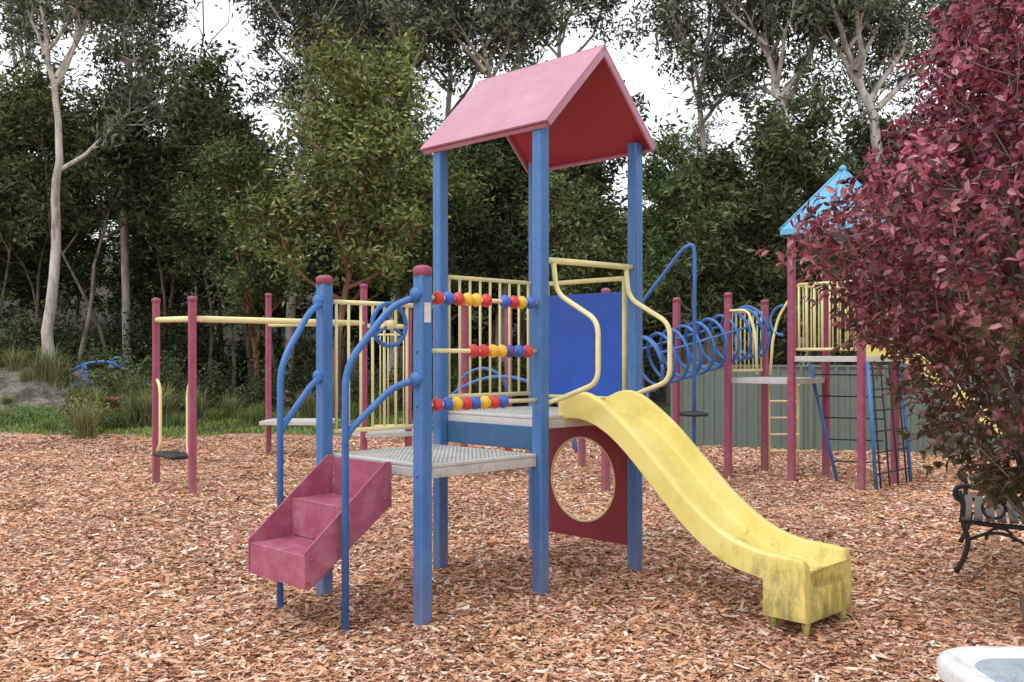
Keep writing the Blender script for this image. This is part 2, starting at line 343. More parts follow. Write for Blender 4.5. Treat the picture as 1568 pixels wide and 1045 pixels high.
box('blue_panel',tuple(P(ua,S/2-.015,1.67)),(.012,S-.28,.84),R4,'bluep',T1)
def holepanel(name,cen,a,hw_,hh,r,th,nrm,mat,par):
    N=64;V=[];Fc=[];ts=np.arange(N)/N*2*np.pi
    for s_ in(0,1):
        off=nrm*th*(s_-.5)
        for t in ts: V.append(cen+r*(math.cos(t)*a+math.sin(t)*Z)+off)
        for t in ts:
            c,s2=math.cos(t),math.sin(t); k=min(hw_/abs(c) if abs(c)>1e-6 else 9,hh/abs(s2) if abs(s2)>1e-6 else 9)
            V.append(cen+k*(c*a+s2*Z)+off)
    for i in range(N):
        j=(i+1)%N
        Fc+=[(i,j,N+j,N+i),(2*N+i,3*N+i,3*N+j,2*N+j),(i,2*N+i,2*N+j,j),(N+i,N+j,3*N+j,3*N+i)]
    rawmesh(name,V,Fc,mat,par)
holepanel('crawl_panel',P(ua,S/2,.62),Vv,S/2-.06,.46,.335,.018,U,'red',T1)
tube('crawl_panel_edge',ringpts(P(ua,S/2,.62),Vv,Z,.333,50),.011,'cream',T1,n=8)
tube('entrance_bar',[P(S,0,2.255),P(2*S,0,2.265)],.022,'cream',T1)
for k,(u,s_) in enumerate([(S+.13,-1),(2*S-.11,1)]):
    post_u=S if k==0 else 2*S
    tube(f'entrance_hoop_{k+1}',[P(u,0,2.25),P(u,-.03,2.03),P(u,-.40,1.83),P(u,-.40,1.42),P(u,-.05,1.30),P(post_u,0,1.27)],.0175,'cream',T1,fr=.09)
# steps
SW0,SW1=.24,.86
st=[(0.0,.945),(.045,.945),(.60,.49),(.625,.47),(.625,.255),(.59,.25),(0.0,.68)]
for k,v in enumerate((SW0,SW1)):
    prism(f'step_stringer_{k+1}',[P(-.05-t,v,h) for t,h in st],Vv*.012,'mag',T1,.003)
def stepbox(name,t0,t1,h,low):
    prism(name+'_tread',[P(-.05-t0,SW0+.012,h),P(-.05-t1,SW0+.012,h),P(-.05-t1,SW1-.0,h),P(-.05-t0,SW1,h)],(0,0,-.012),'mag',T1,.003)
    prism(name+'_riser',[P(-.05-t1,SW0+.012,h-.012),P(-.05-t1,SW1,h-.012),P(-.05-t1,SW1,low),P(-.05-t1,SW0+.012,low)],U*.012,'mag',T1,.002)
stepbox('step_lower',.31,.62,.445,.255); stepbox('step_upper',.02,.32,.69,.457)
prism('step_top_riser',[P(-.05,SW0+.012,.93),P(-.05,SW1,.93),P(-.05,SW1,.66),P(-.05,SW0+.012,.66)],U*.012,'mag',T1,.002)
prism('step_back',[P(-.06,SW0+.012,.66),P(-.06,SW1,.66),P(-.64+.03,SW1,.262),P(-.64+.03,SW0+.012,.262)],(0,0,.01),'mag',T1,0)
def bolt(nm,c,ax,mat='deck',r=.012): lathe(nm,c,[(r,0),(r,.004),(r*.6,.009),(.001,.010)],mat,T1,10,axis=ax)
for k,(t,h) in enumerate([(.05,.85),(.05,.72),(.33,.55),(.60,.30),(.58,.42)]): bolt(f'step_bolt_{k+1}',P(-.05-t,SW0,h),-Vv,'mag',.010)
for k,(h) in enumerate([1.955,1.63,1.30,.88]):
    bolt(f'post_bolt_{k+1}',P(-.044,-.0,h),-U,'blue'); 
for k,(v,pv) in enumerate(((.19,0),(.90,S))):
    tube(f'handrail_upright_{k+1}',[P(-.43,v,-.1),P(-.43,v,1.54),P(-.16,v+(pv-v)*.5,1.90),P(-.0,pv+(.0),1.97)],.0215,'bluet',T1,fr=.14)
    tube(f'handrail_lower_{k+1}',[P(-.43,v,1.10),P(-.40,v,1.16),P(-.14,v+(pv-v)*.5,1.42),P(-.0,pv,1.46)],.0205,'bluet',T1,fr=.08)
    for kk,hh in enumerate((1.97,1.46)): lathe(f'rail_clamp_{k+1}_{kk+1}',P(-.02,pv,hh-.0),[(.04,-.05),(.045,-.035),(.045,.0),(.03,.02)],'bluet',T1,14,axis=U)
box('maker_label',tuple(P(0.0,-.0462,1.86)),(.05,.001,.12),R4,'white',T1,0)
# ---------------------------------------------------------------- slide builder
def crs(xs,ys,x):
    xs=np.array(xs);ys=np.array(ys); m=np.gradient(ys,xs); out=[]
    for q in x:
        i=min(max(np.searchsorted(xs,q)-1,0),len(xs)-2); h=xs[i+1]-xs[i]; t=(q-xs[i])/h
        out.append((2*t**3-3*t**2+1)*ys[i]+(t**3-2*t**2+t)*h*m[i]+(-2*t**3+3*t**2)*ys[i+1]+(t**3-t**2)*h*m[i+1])
    return np.array(out)
def slide(name,org,dr,sd,tt,rim,bed,hw_=.285,t_end=1.83,blockt=1.56,par=None,feet=True):
    org=np.asarray(org,float); ts=list(np.linspace(tt[0],blockt,44))+[blockt+.001]+list(np.linspace(blockt+.02,t_end-.03,12))
    ts+= [t_end-.02,t_end-.008,t_end]
    R=crs(tt,rim,ts); B=crs(tt,bed,ts)
    V=[];Fc=[]
    for t,r,b in zip(ts,R,B):
        if t>t_end-.035:
            dd=(t-(t_end-.035))/.035; k=.06*(1-math.sqrt(max(0,1-dd*dd))); r-=k; b-=k*.6
        low=min(b-.03,r-.165) if t<=blockt else .075
        q=b+.0
        prof=[(-hw_+.03,low),(-hw_+.004,low+.01),(-hw_,r-.035),(-hw_+.004,r-.012),(-hw_+.018,r),(-hw_+.045,r+.002),(-hw_+.062,r-.01),(-hw_+.075,q+.05),(-hw_+.095,q+.015),(-hw_+.13,q),(0,q-.004)]
        full=prof+[(-a,c) for a,c in prof[-2::-1]]
        for a,c in full: V.append(org+dr*t+sd*a+Z*c)
    n=len(full)
    for i in range(len(ts)-1):
        for j in range(n): Fc.append((i*n+j,i*n+(j+1)%n,(i+1)*n+(j+1)%n,(i+1)*n+j))
    for base in (0,(len(ts)-1)*n):
        for j in range(n//2): Fc.append((base+j,base+j+1,base+n-2-j,base+n-1-j) if j<n//2-1 else (base+j,base+j+1,base+n-1-j))
    ob=rawmesh(name,V,Fc,'slide',par,.006,True)
    return ob
SL=group('yellow_slide',(1.3,6.3,0))
so=P(uc,0,0)
tt=[-.05,.06,.16,.28,.42,.56,.82,1.07,1.31,1.53,1.70,1.83]
rim=[1.29,1.335,1.35,1.315,1.23,1.128,.891,.669,.517,.455,.445,.43]
bed=[1.192,1.19,1.185,1.15,1.075,.965,.72,.505,.37,.325,.318,.300]
slide('chute',so,-Vv,U,tt,rim,bed,par=SL)
for k,(a,t) in enumerate([(-.22,1.80),(.22,1.80),(-.22,1.60),(.22,1.60)]):
    lathe(f'foot_{k+1}',so-Vv*t+U*a+Z*.085,[(.03,0),(.022,-.05),(.016,-.12)],'slide',SL,10)
for k in range(3):
    box(f'block_rib_{k+1}',tuple(so-Vv*1.835+U*(-.13+.13*k)+Z*.17),(.03,.012,.17),R4,'slide',SL,.005)
# ---------------------------------------------------------------- left rear climbing frame
G=group('overhead_climbing_frame',(-4,13,0))
L=[(-4.47,12.24,2.30),(-3.73,11.37,2.27),(-4.0,16.,2.6),(-2.1,13.8,2.59),(-1.5,14.1,2.3),(-.65,13.2,2.3),(-.05,13.7,2.3),(1.12,11.64,2.38),(1.02,14.2,2.3),(1.575,12.5,2.4)]
for i,(x,y,h) in enumerate(L): post(f'post_{i+1}',(x,y),h,'magp',G,w=.085,cap='magp',rot=.5)
def bar(nm,a,b,ha_,hb,r=.03,mat='cream',g=G): tube(nm,[(a[0],a[1],ha_),(b[0],b[1],hb)],r,mat,g)
bar('beam_1',L[0],L[1],2.05,2.03,.035); bar('beam_2',L[1],L[3],2.03,2.06,.038); bar('beam_3',L[3],L[4],2.02,2.02,.035); bar('beam_4',L[3],L[2],2.06,2.1,.03)
mid=np.array([(-4.47-3.73)/2,(12.24+11.37)/2,0]); dd=np.array([.74,-.87,0]);dd/=np.linalg.norm(dd); ndd=np.array([dd[1],-dd[0],0])
prism('seat',[mid+dd*a+ndd*b+Z*.42 for a,b in[(-.34,-.10),(-.3,-.15),(.3,-.15),(.34,-.10),(.34,.10),(.3,.15),(-.3,.15),(-.34,.10)]],(0,0,-.05),'black',G,.015)
for k,(x,y) in enumerate([(-4.47,12.24),(-3.73,11.37)]):
    s_=1 if k==0 else -1; b=np.array([x,y,0])
    tube(f'handle_{k+1}',[b+Z*1.32,b+dd*s_*.1+Z*1.25,b+dd*s_*.14+Z*1.15,b+dd*s_*.14+Z*.5,b+Z*.36],.02,'cream',G,fr=.05)
box('step_deck',(-3.45,15.8,.53),(1.1,.8,.06),0,'deck',G); box('side_deck',(-1.85,14.3,.47),(.9,.8,.07),.5,'deck',G)
box('rear_deck',(-.3,13.7,.62),(.8,.7,.06),.3,'deck',G)
barrier('rear_rods',(-2.0,13.85),(-1.55,14.05),.6,1.9,5,'cream',G)
AR=group('arch_climber',(-.3,13,0))
for k,y in enumerate((12.9,13.35)):
    tube(f'arch_{k+1}',ringpts((-.15,y,.32),(1,0,0),Z,1.0,26,0,math.pi),.02,'bluet',AR)
    tube(f'hoop_{k+1}',ringpts((-.4,y+.1,1.1),(1,0,0),Z,.33,26),.018,'bluet',AR)
for k in range(7):
    t=math.pi*(k+.5)/7; c=np.array([-.15+1.0*math.cos(t),12.9,.32+1.0*math.sin(t)]); tube(f'rung_{k+1}',[c,c+np.array([0,.45,0])],.016,'bluet',AR)
tw=group('spinner_pole',(2.24,12,0))
tube('pole',[(1.575,12.5,2.12),(1.60,12.45,2.2),(2.12,12.05,2.93),(2.235,12.,2.98),(2.25,12.,2.8),(2.24,12,-.1)],.024,'bluet',tw,fr=.1)
lathe('foot_disc',(2.24,12,.88),[(.05,-.03),(.17,-.02),(.18,0),(.17,.02),(.05,.04)],'black',tw)
# ---------------------------------------------------------------- right tower
T2=group('roofed_play_tower',(4.2,12.4,0))
a=(3.55,12.37);b=(4.2,11.71);c=(4.86,12.37);d=(4.2,13.03);e2=(2.89,13.03);f2=(3.55,13.69)
for i,q in enumerate((a,b,c,d)): post(f'tall_post_{i+1}',q,3.25,'magp',T2,w=.085)
for i,(q,h) in enumerate(((e2,2.42),(f2,2.36))): post(f'low_post_{i+1}',q,h,'magp',T2,w=.085,cap='magp')
post('climber_post',(2.28,13.5),2.38,'magp',T2,w=.085,cap='magp')
box('high_deck',(4.2,12.37,1.56),(.93,.93,.07),R4,'deck',T2); box('low_deck',(3.55,13.03,1.27),(.91,.93,.07),R4,'deck',T2)
def bset(nm,p,q,h0,h1,n): barrier(nm,p,q,h0,h1,n,'cream',T2,.018,.011)
bset('barrier_1',(3.6,12.31),(4.15,11.76),1.68,2.5,8); bset('barrier_2',(3.6,12.42),(4.15,12.98),1.68,2.5,8)
bset('barrier_3',(2.94,13.08),(3.5,13.64),1.4,2.2,8); bset('barrier_4',(4.25,12.98),(4.81,12.42),1.68,2.5,8)
tube('low_handrail_1',[(2.89,13.0,2.2),(3.1,12.8,2.2),(3.18,12.74,1.9),(3.2,12.72,1.35)],.018,'cream',T2,fr=.1)
tube('low_handrail_2',[(3.55,12.4,2.35),(3.42,12.5,2.1),(3.36,12.56,1.8),(3.34,12.6,1.35)],.018,'cream',T2,fr=.1)
tube('high_handrail',ringpts((3.47,12.45,2.05),(.7,-.7,0),Z,.19,20,math.pi*.5,math.pi*1.5),.018,'bluet',T2)
rc=np.array([4.2,12.37,0]); ez=3.2; az=3.98; rr_=.80
cor=[rc+np.array([rr_*math.cos(t),rr_*math.sin(t),ez]) for t in (math.pi,1.5*math.pi,0,.5*math.pi)]; apx=rc+Z*az
for k in range(4):
    p,q=cor[k],cor[(k+1)%4]; nn_=np.cross(q-p,apx-p); nn_/=np.linalg.norm(nn_); nn_*=np.sign(nn_[2])
    prism(f'roof_face_{k+1}',[p,q,apx],-nn_*.015,'bluer',T2,.002)
    tube(f'roof_hip_{k+1}',[p,apx],.016,'bluer',T2,n=8)
    prism(f'roof_skirt_{k+1}',[p,q,q-Z*.07,p-Z*.07],(rc+Z*ez-(p+q)/2)*.02,'bluer',T2,.002)
    for j in (.25,.5,.75):
        m_=p+(q-p)*j; top_=apx+(m_-apx)*(0.06+abs(j-.5)*2)
        tube(f'roof_seam_{k+1}_{int(j*100)}',[m_+nn_*.004,top_+nn_*.004],.008,'bluer',T2,n=6)
lathe('roof_finial',apx-Z*.03,[(.05,0),(.045,.04),(.015,.07)],'bluer',T2)
HX=group('spiral_climber',(2.6,13.2,0))
h0=np.array([1.72,12.55,1.50]);h1=np.array([3.30,13.45,1.93]); ax=(h1-h0);la=np.linalg.norm(ax);ax/=la; n1=np.cross(ax,Z);n1/=np.linalg.norm(n1);n2=np.cross(n1,ax)
hp=[h0+ax*la*t+.335*(math.cos(t*8.5*2*math.pi)*n1+math.sin(t*8.5*2*math.pi)*n2) for t in np.linspace(0,1,260)]
tube('spiral',hp,.022,'bluet',HX,n=8)
for k,an in enumerate((.4,2.7,4.7)):
    off=.335*(math.cos(an)*n1+math.sin(an)*n2); tube(f'spiral_rail_{k+1}',[h0+off,h1+off],.017,'bluet',HX,n=8)
tube('spiral_hoop_end',ringpts(h1-ax*.02,n1,n2,.36,30),.022,'bluet',HX,n=8)
tube('spiral_hoop_start',ringpts(h0-ax*.02,n1,n2,.36,30),.022,'bluet',HX,n=8)
for k,t in enumerate((.02,)): 
    q=h0+ax*la*t; tube(f'spiral_leg_{k+1}',[q-Z*.31,np.array([q[0],q[1],-.05])],.022,'bluet',HX)
CN=group('cargo_net',(4.5,11.8,0))
na=np.array([4.24,11.62,1.52]);nb=np.array([4.9,12.28,1.52]);nc=np.array([4.30,11.50,0.02]);nd=np.array([4.99,12.19,.02])
for k,(p,q) in enumerate([(na,nc),(nb,nd)]): tube(f'net_frame_{k+1}',[p,q],.022,'bluet',CN)
for i in range(6):
    t=(i+.3)/6; tube(f'net_row_{i+1}',[na+(nc-na)*t,nb+(nd-nb)*t],.011,'rope',CN,n=6)
for i in range(4):
    t=(i+.5)/4; tube(f'net_column_{i+1}',[na+(nb-na)*t,nc+(nd-nc)*t],.011,'rope',CN,n=6)
tube('rear_net_frame',[(3.95,12.95,1.5),(4.2,12.6,0)],.022,'bluet',CN)
for i in range(5): tube(f'rear_net_row_{i+1}',[(4.0+.04*i,12.9-.05*i,1.35-.28*i),(4.75,12.45,1.35-.28*i)],.010,'rope',CN,n=6)
LD=group('arched_ladder',(3.9,13.6,0))
for k,off in enumerate((0,.42)):
    tube(f'ladder_side_{k+1}',[(3.62+off,13.72,1.2),(3.66+off,13.95,1.15),(3.72+off,14.1,.9),(3.75+off,14.2,-.05)],.018,'cream',LD,fr=.1)
for k in range(4): tube(f'ladder_rung_{k+1}',[(3.74,14.12,.22+k*.24),(4.16,14.12,.22+k*.24)],.015,'cream',LD)
S2=group('yellow_slide',(5.5,12.6,0))
slide('chute',(4.62,12.70,0),np.array([.94,-.34,0]),np.array([-.34,-.94,0]),[-.05,.2,.45,.9,1.4,1.9,2.3,2.6],[1.78,1.86,1.75,1.38,.95,.6,.48,.46],[1.6,1.6,1.53,1.16,.73,.4,.34,.33],t_end=2.6,blockt=2.4,par=S2)
# ---------------------------------------------------------------- terrain height + fences
def gh(x,y):
    x=np.asarray(x,float);y=np.asarray(y,float)
    h=.010*np.sin(3.1*x+1.3*y)+.012*np.sin(1.7*y-2.3*x+1)+.007*np.sin(6.3*x-4.9*y)
    sm=lambda t:np.clip(t,0,1)**2*(3-2*np.clip(t,0,1))
    h=h+.95*sm((-x-6.8)/4)*sm((y-19.5)/4.5)+.25*sm((y-17)/9)+8.0*sm((y-33)/40)  # last term: far hill added to block horizon light behind the trunks
    return h-.02
FN=group('corrugated_steel_fence',(6,16,0))
def fence(nm,p,q,h,base=0):
    p=np.array(p,float);q=np.array(q,float);Ld=np.linalg.norm(q-p);dr=(q-p)/Ld;nr=np.array([dr[1],-dr[0]]); per=.19; V=[];s=0;xs=[]
    while s<Ld:
        xs+=[(s,0),(s+.10,0),(s+.125,.028),(s+.165,.028)]; s+=per
    for (s_,o_) in xs:
        c_=p+dr*s_+nr*o_; V+=[(c_[0],c_[1],base-.1),(c_[0],c_[1],base+h)]
    Fc=[(2*i,2*i+2,2*i+3,2*i+1) for i in range(len(xs)-1)]
    rawmesh(nm,V,Fc,'fence',FN)
    cc=(p+q)/2; box(nm+'_cap',(cc[0],cc[1],base+h+.02),(Ld,.06,.04),math.atan2(dr[1],dr[0]),'fence',FN)
    for i in range(int(Ld/2.4)+1):
        c_=p+dr*i*2.4; box(f'{nm}_post_{i+1}',(c_[0]+nr[0]*.02,c_[1]+nr[1]*.02,base+h/2),(.06,.07,h+.05),math.atan2(dr[1],dr[0]),'fence',FN)
fence('run_1',(2.9,17.6),(9.2,15.3),1.4); fence('run_2',(9.25,15.3),(16,14.0),1.4)
FN2=group('garden_fence',(-13.5,22,0)); FN_=FN; FN=FN2; fence('run_1',(-18.5,25.5),(-13.0,25.2),1.35,.9); FN=FN_
# ---------------------------------------------------------------- bench
BN=group('park_bench',(3.6,7.4,0))
bs_=np.array([.90,-.436,0]); bt_=np.array([.436,.90,0]); bo=np.array([3.27,7.2,0])
def BW(s,t,h): return bo+bs_*s+bt_*t+Z*h
for k,t in enumerate((0,1.28)):
    g='bench_end_%d_'%(k+1)
    q=lambda L_: [BW(x-3.30,t,z_) for x,z_ in L_]
    tube(g+'front_leg',q([(3.31,0),(3.36,.10),(3.40,.24),(3.35,.38),(3.36,.52),(3.33,.60)]),.019,'black',BN,fr=.06)
    tube(g+'rear_leg',q([(3.88,0),(3.82,.14),(3.79,.36),(3.84,.60),(3.92,.84)]),.019,'black',BN,fr=.06)
    tube(g+'seat_rail',q([(3.33,.39),(3.5,.37),(3.80,.36)]),.018,'black',BN,fr=.05)
    tube(g+'arm',q([(3.36,.52),(3.30,.56),(3.31,.63),(3.38,.645),(3.55,.61),(3.85,.64)]),.018,'black',BN,fr=.04)
    tube(g+'scroll',ringpts(BW(.26,t,.49),bs_,Z,.075,20),.011,'black',BN)
    tube(g+'scroll_b',ringpts(BW(.30,t,.26),bs_,Z,.09,16,0,math.pi),.011,'black',BN)
    tube(g+'brace',q([(3.38,.24),(3.52,.31),(3.64,.31),(3.81,.22)]),.012,'black',BN,fr=.05)
ba=math.atan2(bt_[1],bt_[0])
for i in range(6): q=BW(.08+i*.078,.64,.405); box(f'seat_slat_{i+1}',tuple(q),(1.36,.06,.022),ba,'slat',BN)
for i in range(4): q=BW(.53+i*.028,.64,.50+i*.095); box(f'back_slat_{i+1}',tuple(q),(1.36,.02,.065),ba,'slat',BN)
# ---------------------------------------------------------------- white plastic table
WT=group('white_plastic_table',(1.7,2.6,0))
def rr(x0,x1,y0,y1,r,h,n=8):
    out=[]
    for (cx,cy,t0) in[(x1-r,y1-r,0),(x0+r,y1-r,90),(x0+r,y0+r,180),(x1-r,y0+r,270)]:
        for i in range(n+1):
            t=math.radians(t0+90*i/n); out.append((cx+r*math.cos(t),cy+r*math.sin(t),h))
    return out
def loft(name,loops,mat,par,cap=True):
    n=len(loops[0]);V=[v for l in loops for v in l];Fc=[]
    for i in range(len(loops)-1):
        for j in range(n): Fc.append((i*n+j,i*n+(j+1)%n,(i+1)*n+(j+1)%n,(i+1)*n+j))
    if cap: Fc.append(tuple(range((len(loops)-1)*n,len(loops)*n)))
    rawmesh(name,V,Fc,mat,par,0,True)
X0,X1,Y0,Y1=1.245,2.25,2.2,2.96
def ins(d,h): return rr(X0+d,X1-d,Y0+d,Y1-d,.14-d*.5,h)
loft('rim',[ins(.0,.66),ins(-.004,.70),ins(.004,.716),ins(.015,.722),ins(.04,.722),ins(.052,.716),ins(.058,.706),ins(.062,.704)],'white',WT)
loft('panel',[ins(.085,.7045),ins(.09,.709),ins(.10,.710)],'greyb',WT)
for k,(x,y) in enumerate([(1.34,2.32),(2.14,2.32),(1.34,2.84),(2.14,2.84)]): tube(f'leg_{k+1}',[(x,y,0),(x,y,.70)],[.022,.03],'white',WT)
# ---------------------------------------------------------------- ground
xs=np.unique(np.concatenate([-np.geomspace(14,400,26)[::-1],np.arange(-14,14.01,.16),np.geomspace(14,400,26)]))
ys=np.unique(np.concatenate([-np.geomspace(3,300,16)[::-1],np.arange(-3,26,.16),np.arange(26,80,1.2),np.geomspace(80,500,14)]))
XG,YG=np.meshgrid(xs,ys); HG=gh(XG,YG); HG=np.where((YG<3),-.02,HG)
V=np.stack([XG,YG,HG],-1).reshape(-1,3); nx=len(xs);ny=len(ys); ii=(np.arange(ny-1)[:,None]*nx+np.arange(nx-1)[None]).ravel()
Q=np.stack([ii,ii+1,ii+nx+1,ii+nx],-1); gme=quadmesh('ground',V,Q,['ground'],smooth=np.ones(len(Q)))
fin(bpy.data.objects.new('ground',gme),None)
gx=np.arange(-17,-7.4,.2);gy=np.arange(21.0,25.1,.2);GX,GY=np.meshgrid(gx,gy); edge=np.clip(np.minimum.reduce([(-7.8-GX+.4*np.sin(GY*2))/1.2,(GY-21.1-.3*np.sin(GX*1.7))/.8,(25-GY)/.8]),0,1)
V=np.stack([GX,GY,gh(GX,GY)-.03+(.16+.05*np.sin(GX*5.1)*np.sin(GY*4.3))*edge],-1).reshape(-1,3); nx=len(gx);ny=len(gy); ii=(np.arange(ny-1)[:,None]*nx+np.arange(nx-1)[None]).ravel()
fin(bpy.data.objects.new('garden_bed',quadmesh('garden_bed',V,np.stack([ii,ii+1,ii+nx+1,ii+nx],-1),['soil'],smooth=np.ones(len(ii)))),None)
# wood chips
rng=np.random.default_rng(3)
N=380000
z=3.6+15.5*rng.random(N)**1.5; x=(rng.random(N)*2-1)*(.58*z+.9)
Lc=rng.lognormal(math.log(.027),.52,N)*(1+.03*z); Wc=Lc*rng.uniform(.2,.5,N); Wc=np.clip(Wc,.005,.021*(1+.03*z))
big=rng.random(N)<.003; Lc[big]=rng.uniform(.06,.13,big.sum()); Wc[big]=rng.uniform(.012,.03,big.sum())
az=rng.random(N)*2*np.pi; tl=rng.normal(0,.20,N); rl=rng.normal(0,.30,N)
d=np.stack([np.cos(az)*np.cos(tl),np.sin(az)*np.cos(tl),np.sin(tl)],-1)
w=np.stack([-np.sin(az)*np.cos(rl),np.cos(az)*np.cos(rl),np.sin(rl)],-1)
c=np.stack([x,z,gh(x,z)+.004+rng.random(N)*.016+big*.012],-1)
sk=rng.uniform(.5,1.,(N,2))
V=np.stack([c-d*Lc[:,None]/2-w*(Wc*sk[:,0])[:,None]/2,c-d*Lc[:,None]/2*.9+w*Wc[:,None]/2,c+d*Lc[:,None]/2+w*(Wc*sk[:,1])[:,None]/2,c+d*Lc[:,None]/2*.85-w*Wc[:,None]/2],1).reshape(-1,3)
Q=np.arange(4*N).reshape(-1,4)
fin(bpy.data.objects.new('wood_chip_mulch',quadmesh('wood_chip_mulch',V,Q,['chip'])),None)
# ---------------------------------------------------------------- vegetation
def leafq(rng,C,L_,W_,droop,jit=.35):
    n=len(C); d=rng.normal(size=(n,3)); d[:,2]=d[:,2]*.7-droop; d/=np.linalg.norm(d,axis=1)[:,None]
    w=np.cross(d,rng.normal(size=(n,3))); w/=np.linalg.norm(w,axis=1)[:,None]+1e-9
    l=L_*rng.uniform(1-jit,1+jit,n)[:,None]/2; ww=W_*rng.uniform(1-jit,1+jit,n)[:,None]/2
    return np.stack([C-d*l,C+w*ww-d*l*.1,C+d*l,C-w*ww-d*l*.1],1).reshape(-1,3)
class Acc:
    def __init__(s): s.V=[];s.Q=[];s.m=[];s.n=0
    def add(s,V,Q,m): s.V.append(V);s.Q.append(Q+s.n);s.m.append(np.full(len(Q),m));s.n+=len(V)
    def mesh(s,name,mats):
        m=np.concatenate(s.m); return quadmesh(name,np.concatenate(s.V),np.concatenate(s.Q),mats,m,m==0)
def limb(rng,p,d,L_,n=6,up=.15,wig=.18):
    pts=[np.array(p,float)]; d=np.array(d,float);d/=np.linalg.norm(d)
    for i in range(n):
        d=d+rng.normal(0,wig,3)+np.array([0,0,up]); d/=np.linalg.norm(d); pts.append(pts[-1]+d*L_/n)
    return np.array(pts)
def tree(name,seed,H,r0,leaf,bk,path=None,first=.35,nl=12,ll=3.2,nb=5,bl=1.3,nc=3,cr=.42,nleaf=40,LL=.2,LW=.055,droop=.6,elev=(.3,1.),wig=.06,forks=None,taper=.15):
    rng=np.random.default_rng(seed); A=Acc()
    tr=np.array(path) if path is not None else limb(rng,(0,0,-.2),(rng.normal(0,.06),rng.normal(0,.06),1),H,10,.05,wig)
    if path is not None:
        q=[];
        for t in np.linspace(0,len(tr)-1,len(tr)*3):
            i=min(int(t),len(tr)-2); q.append(tr[i]*(1-(t-i))+tr[i+1]*(t-i)+rng.normal(0,.03,3))
        tr=np.array(q)
    k=len(tr); rad=r0*(1-(1-taper)*np.linspace(0,1,k)**.8); A.add(*tubedata(tr,rad,8),0)
    limbs=[]
    for i in range(nl):
        t=first+(1-first)*((i+rng.random())/nl); f=t*(k-1); i0=min(int(f),k-2); p=tr[i0]+(tr[i0+1]-tr[i0])*(f-i0)
        a=i*2.4+rng.normal(0,.4); el=rng.uniform(*elev); d=(math.cos(a)*math.cos(el),math.sin(a)*math.cos(el),math.sin(el))
        Lg=ll*rng.uniform(.6,1.15)*(1.2-.65*(t-first)/(1-first)); limbs.append((limb(rng,p,d,Lg,6,.10,.17),r0*(1-.8*t)*.55+.012,Lg))
    if forks:
        for fp,fr_ in forks: limbs.append((np.array(fp),fr_,3.5))
    C=[]
    for pts,rr_,Lg in limbs:
        n=len(pts); A.add(*tubedata(pts,rr_*(1-.75*np.linspace(0,1,n)),6),0)
        for j in range(nb):
            t=.3+.7*(j+rng.random())/nb; f=t*(n-1); i0=min(int(f),n-2); p=pts[i0]+(pts[i0+1]-pts[i0])*(f-i0)
            d=rng.normal(size=3); d[2]=abs(d[2])*.6+.1; d+= (pts[-1]-pts[0])/Lg*1.0
            b=limb(rng,p,d,bl*rng.uniform(.6,1.3),4,.05,.3); A.add(*tubedata(b,np.linspace(rr_*.4+.004,.006,len(b)),4),0)
            for q in range(nc): 
                t2=(.4+.6*(q+rng.random())/nc)*(len(b)-1); i1=min(int(t2),len(b)-2); C.append(b[i1]+(b[i1+1]-b[i1])*(t2-i1)+rng.normal(0,cr*.3,3))
    C=np.array(C); reps=rng.poisson(nleaf,len(C)); CC=np.repeat(C,reps,0); szr=np.repeat(rng.uniform(.5,1.3,len(C)),reps)[:,None]
    off=rng.normal(0,1,CC.shape)*cr*szr*np.array([.62,.62,.45]); off[:,2]-=.15*cr
    LV=leafq(rng,CC+off,LL,LW,droop); A.add(LV,np.arange(len(LV)).reshape(-1,4),1)
    return A.mesh(name,[bk,leaf])
def place(me,name,x,y,s=1,rz=0,par=None,sz=None):
    ob=bpy.data.objects.new(name,me); COL.objects.link(ob); ob.location=(x,y,float(gh(x,y))-.02); ob.rotation_euler=(0,0,rz); ob.scale=(s,s,s if sz is None else sz)
    if par is not None: ob.parent=par
    return ob
def wpath(lst,z): return [PX(a,b,z+dz) for a,b,dz in lst]
def gumobj(name,seed,lst,z,r0,forks=None,**kw):
    pth=wpath(lst,z); o_=np.array([pth[0][0],pth[0][1],0.]); pth=[p-o_ for p in pth]
    fk=[( [q-o_ for q in wpath(l,z)],r) for l,r in (forks or [])]
    me=tree('eucalyptus',seed,0,r0,'gum','barkp',path=pth,forks=fk,**kw); ob=bpy.data.objects.new('eucalyptus_tree',me); ob.location=(o_[0],o_[1],0); COL.objects.link(ob)
kw=dict(nl=10,nb=6,nc=3,nleaf=44,cr=.48,LL=.23,LW=.065,ll=3.2)
gumobj('g',11,[(72,590,0),(74,500,0),(88,350,0),(90,250,0),(86,150,0),(70,60,0),(55,-40,0),(45,-150,0)],24,.17,first=.60,
   forks=[([(90,262,0),(130,238,0),(168,200,.3),(195,175,.5),(240,160,.8)],.06),([(86,120,0),(120,60,.4),(150,0,.8),(160,-60,1)],.08)],**kw)
gumobj('g',12,[(1232,640,0),(1228,320,0),(1205,190,0),(1180,100,.3),(1165,0,.5),(1150,-120,.5)],26,.19,first=.42,
   forks=[([(1195,150,0),(1240,90,.4),(1262,20,.8),(1270,-40,1)],.07),([(1175,70,0),(1120,20,.4),(1080,-30,.8)],.06)],**{**kw,'nl':14})
gumobj('g',13,[(1370,640,0),(1352,260,0),(1330,160,0),(1300,90,.3),(1275,0,.5),(1260,-100,.5)],25,.20,first=.40,
   forks=[([(1340,170,0),(1385,125,.4),(1425,95,.8),(1470,30,1)],.09),([(1310,110,0),(1340,50,.4),(1370,-10,.8)],.08)],**{**kw,'nl':14})
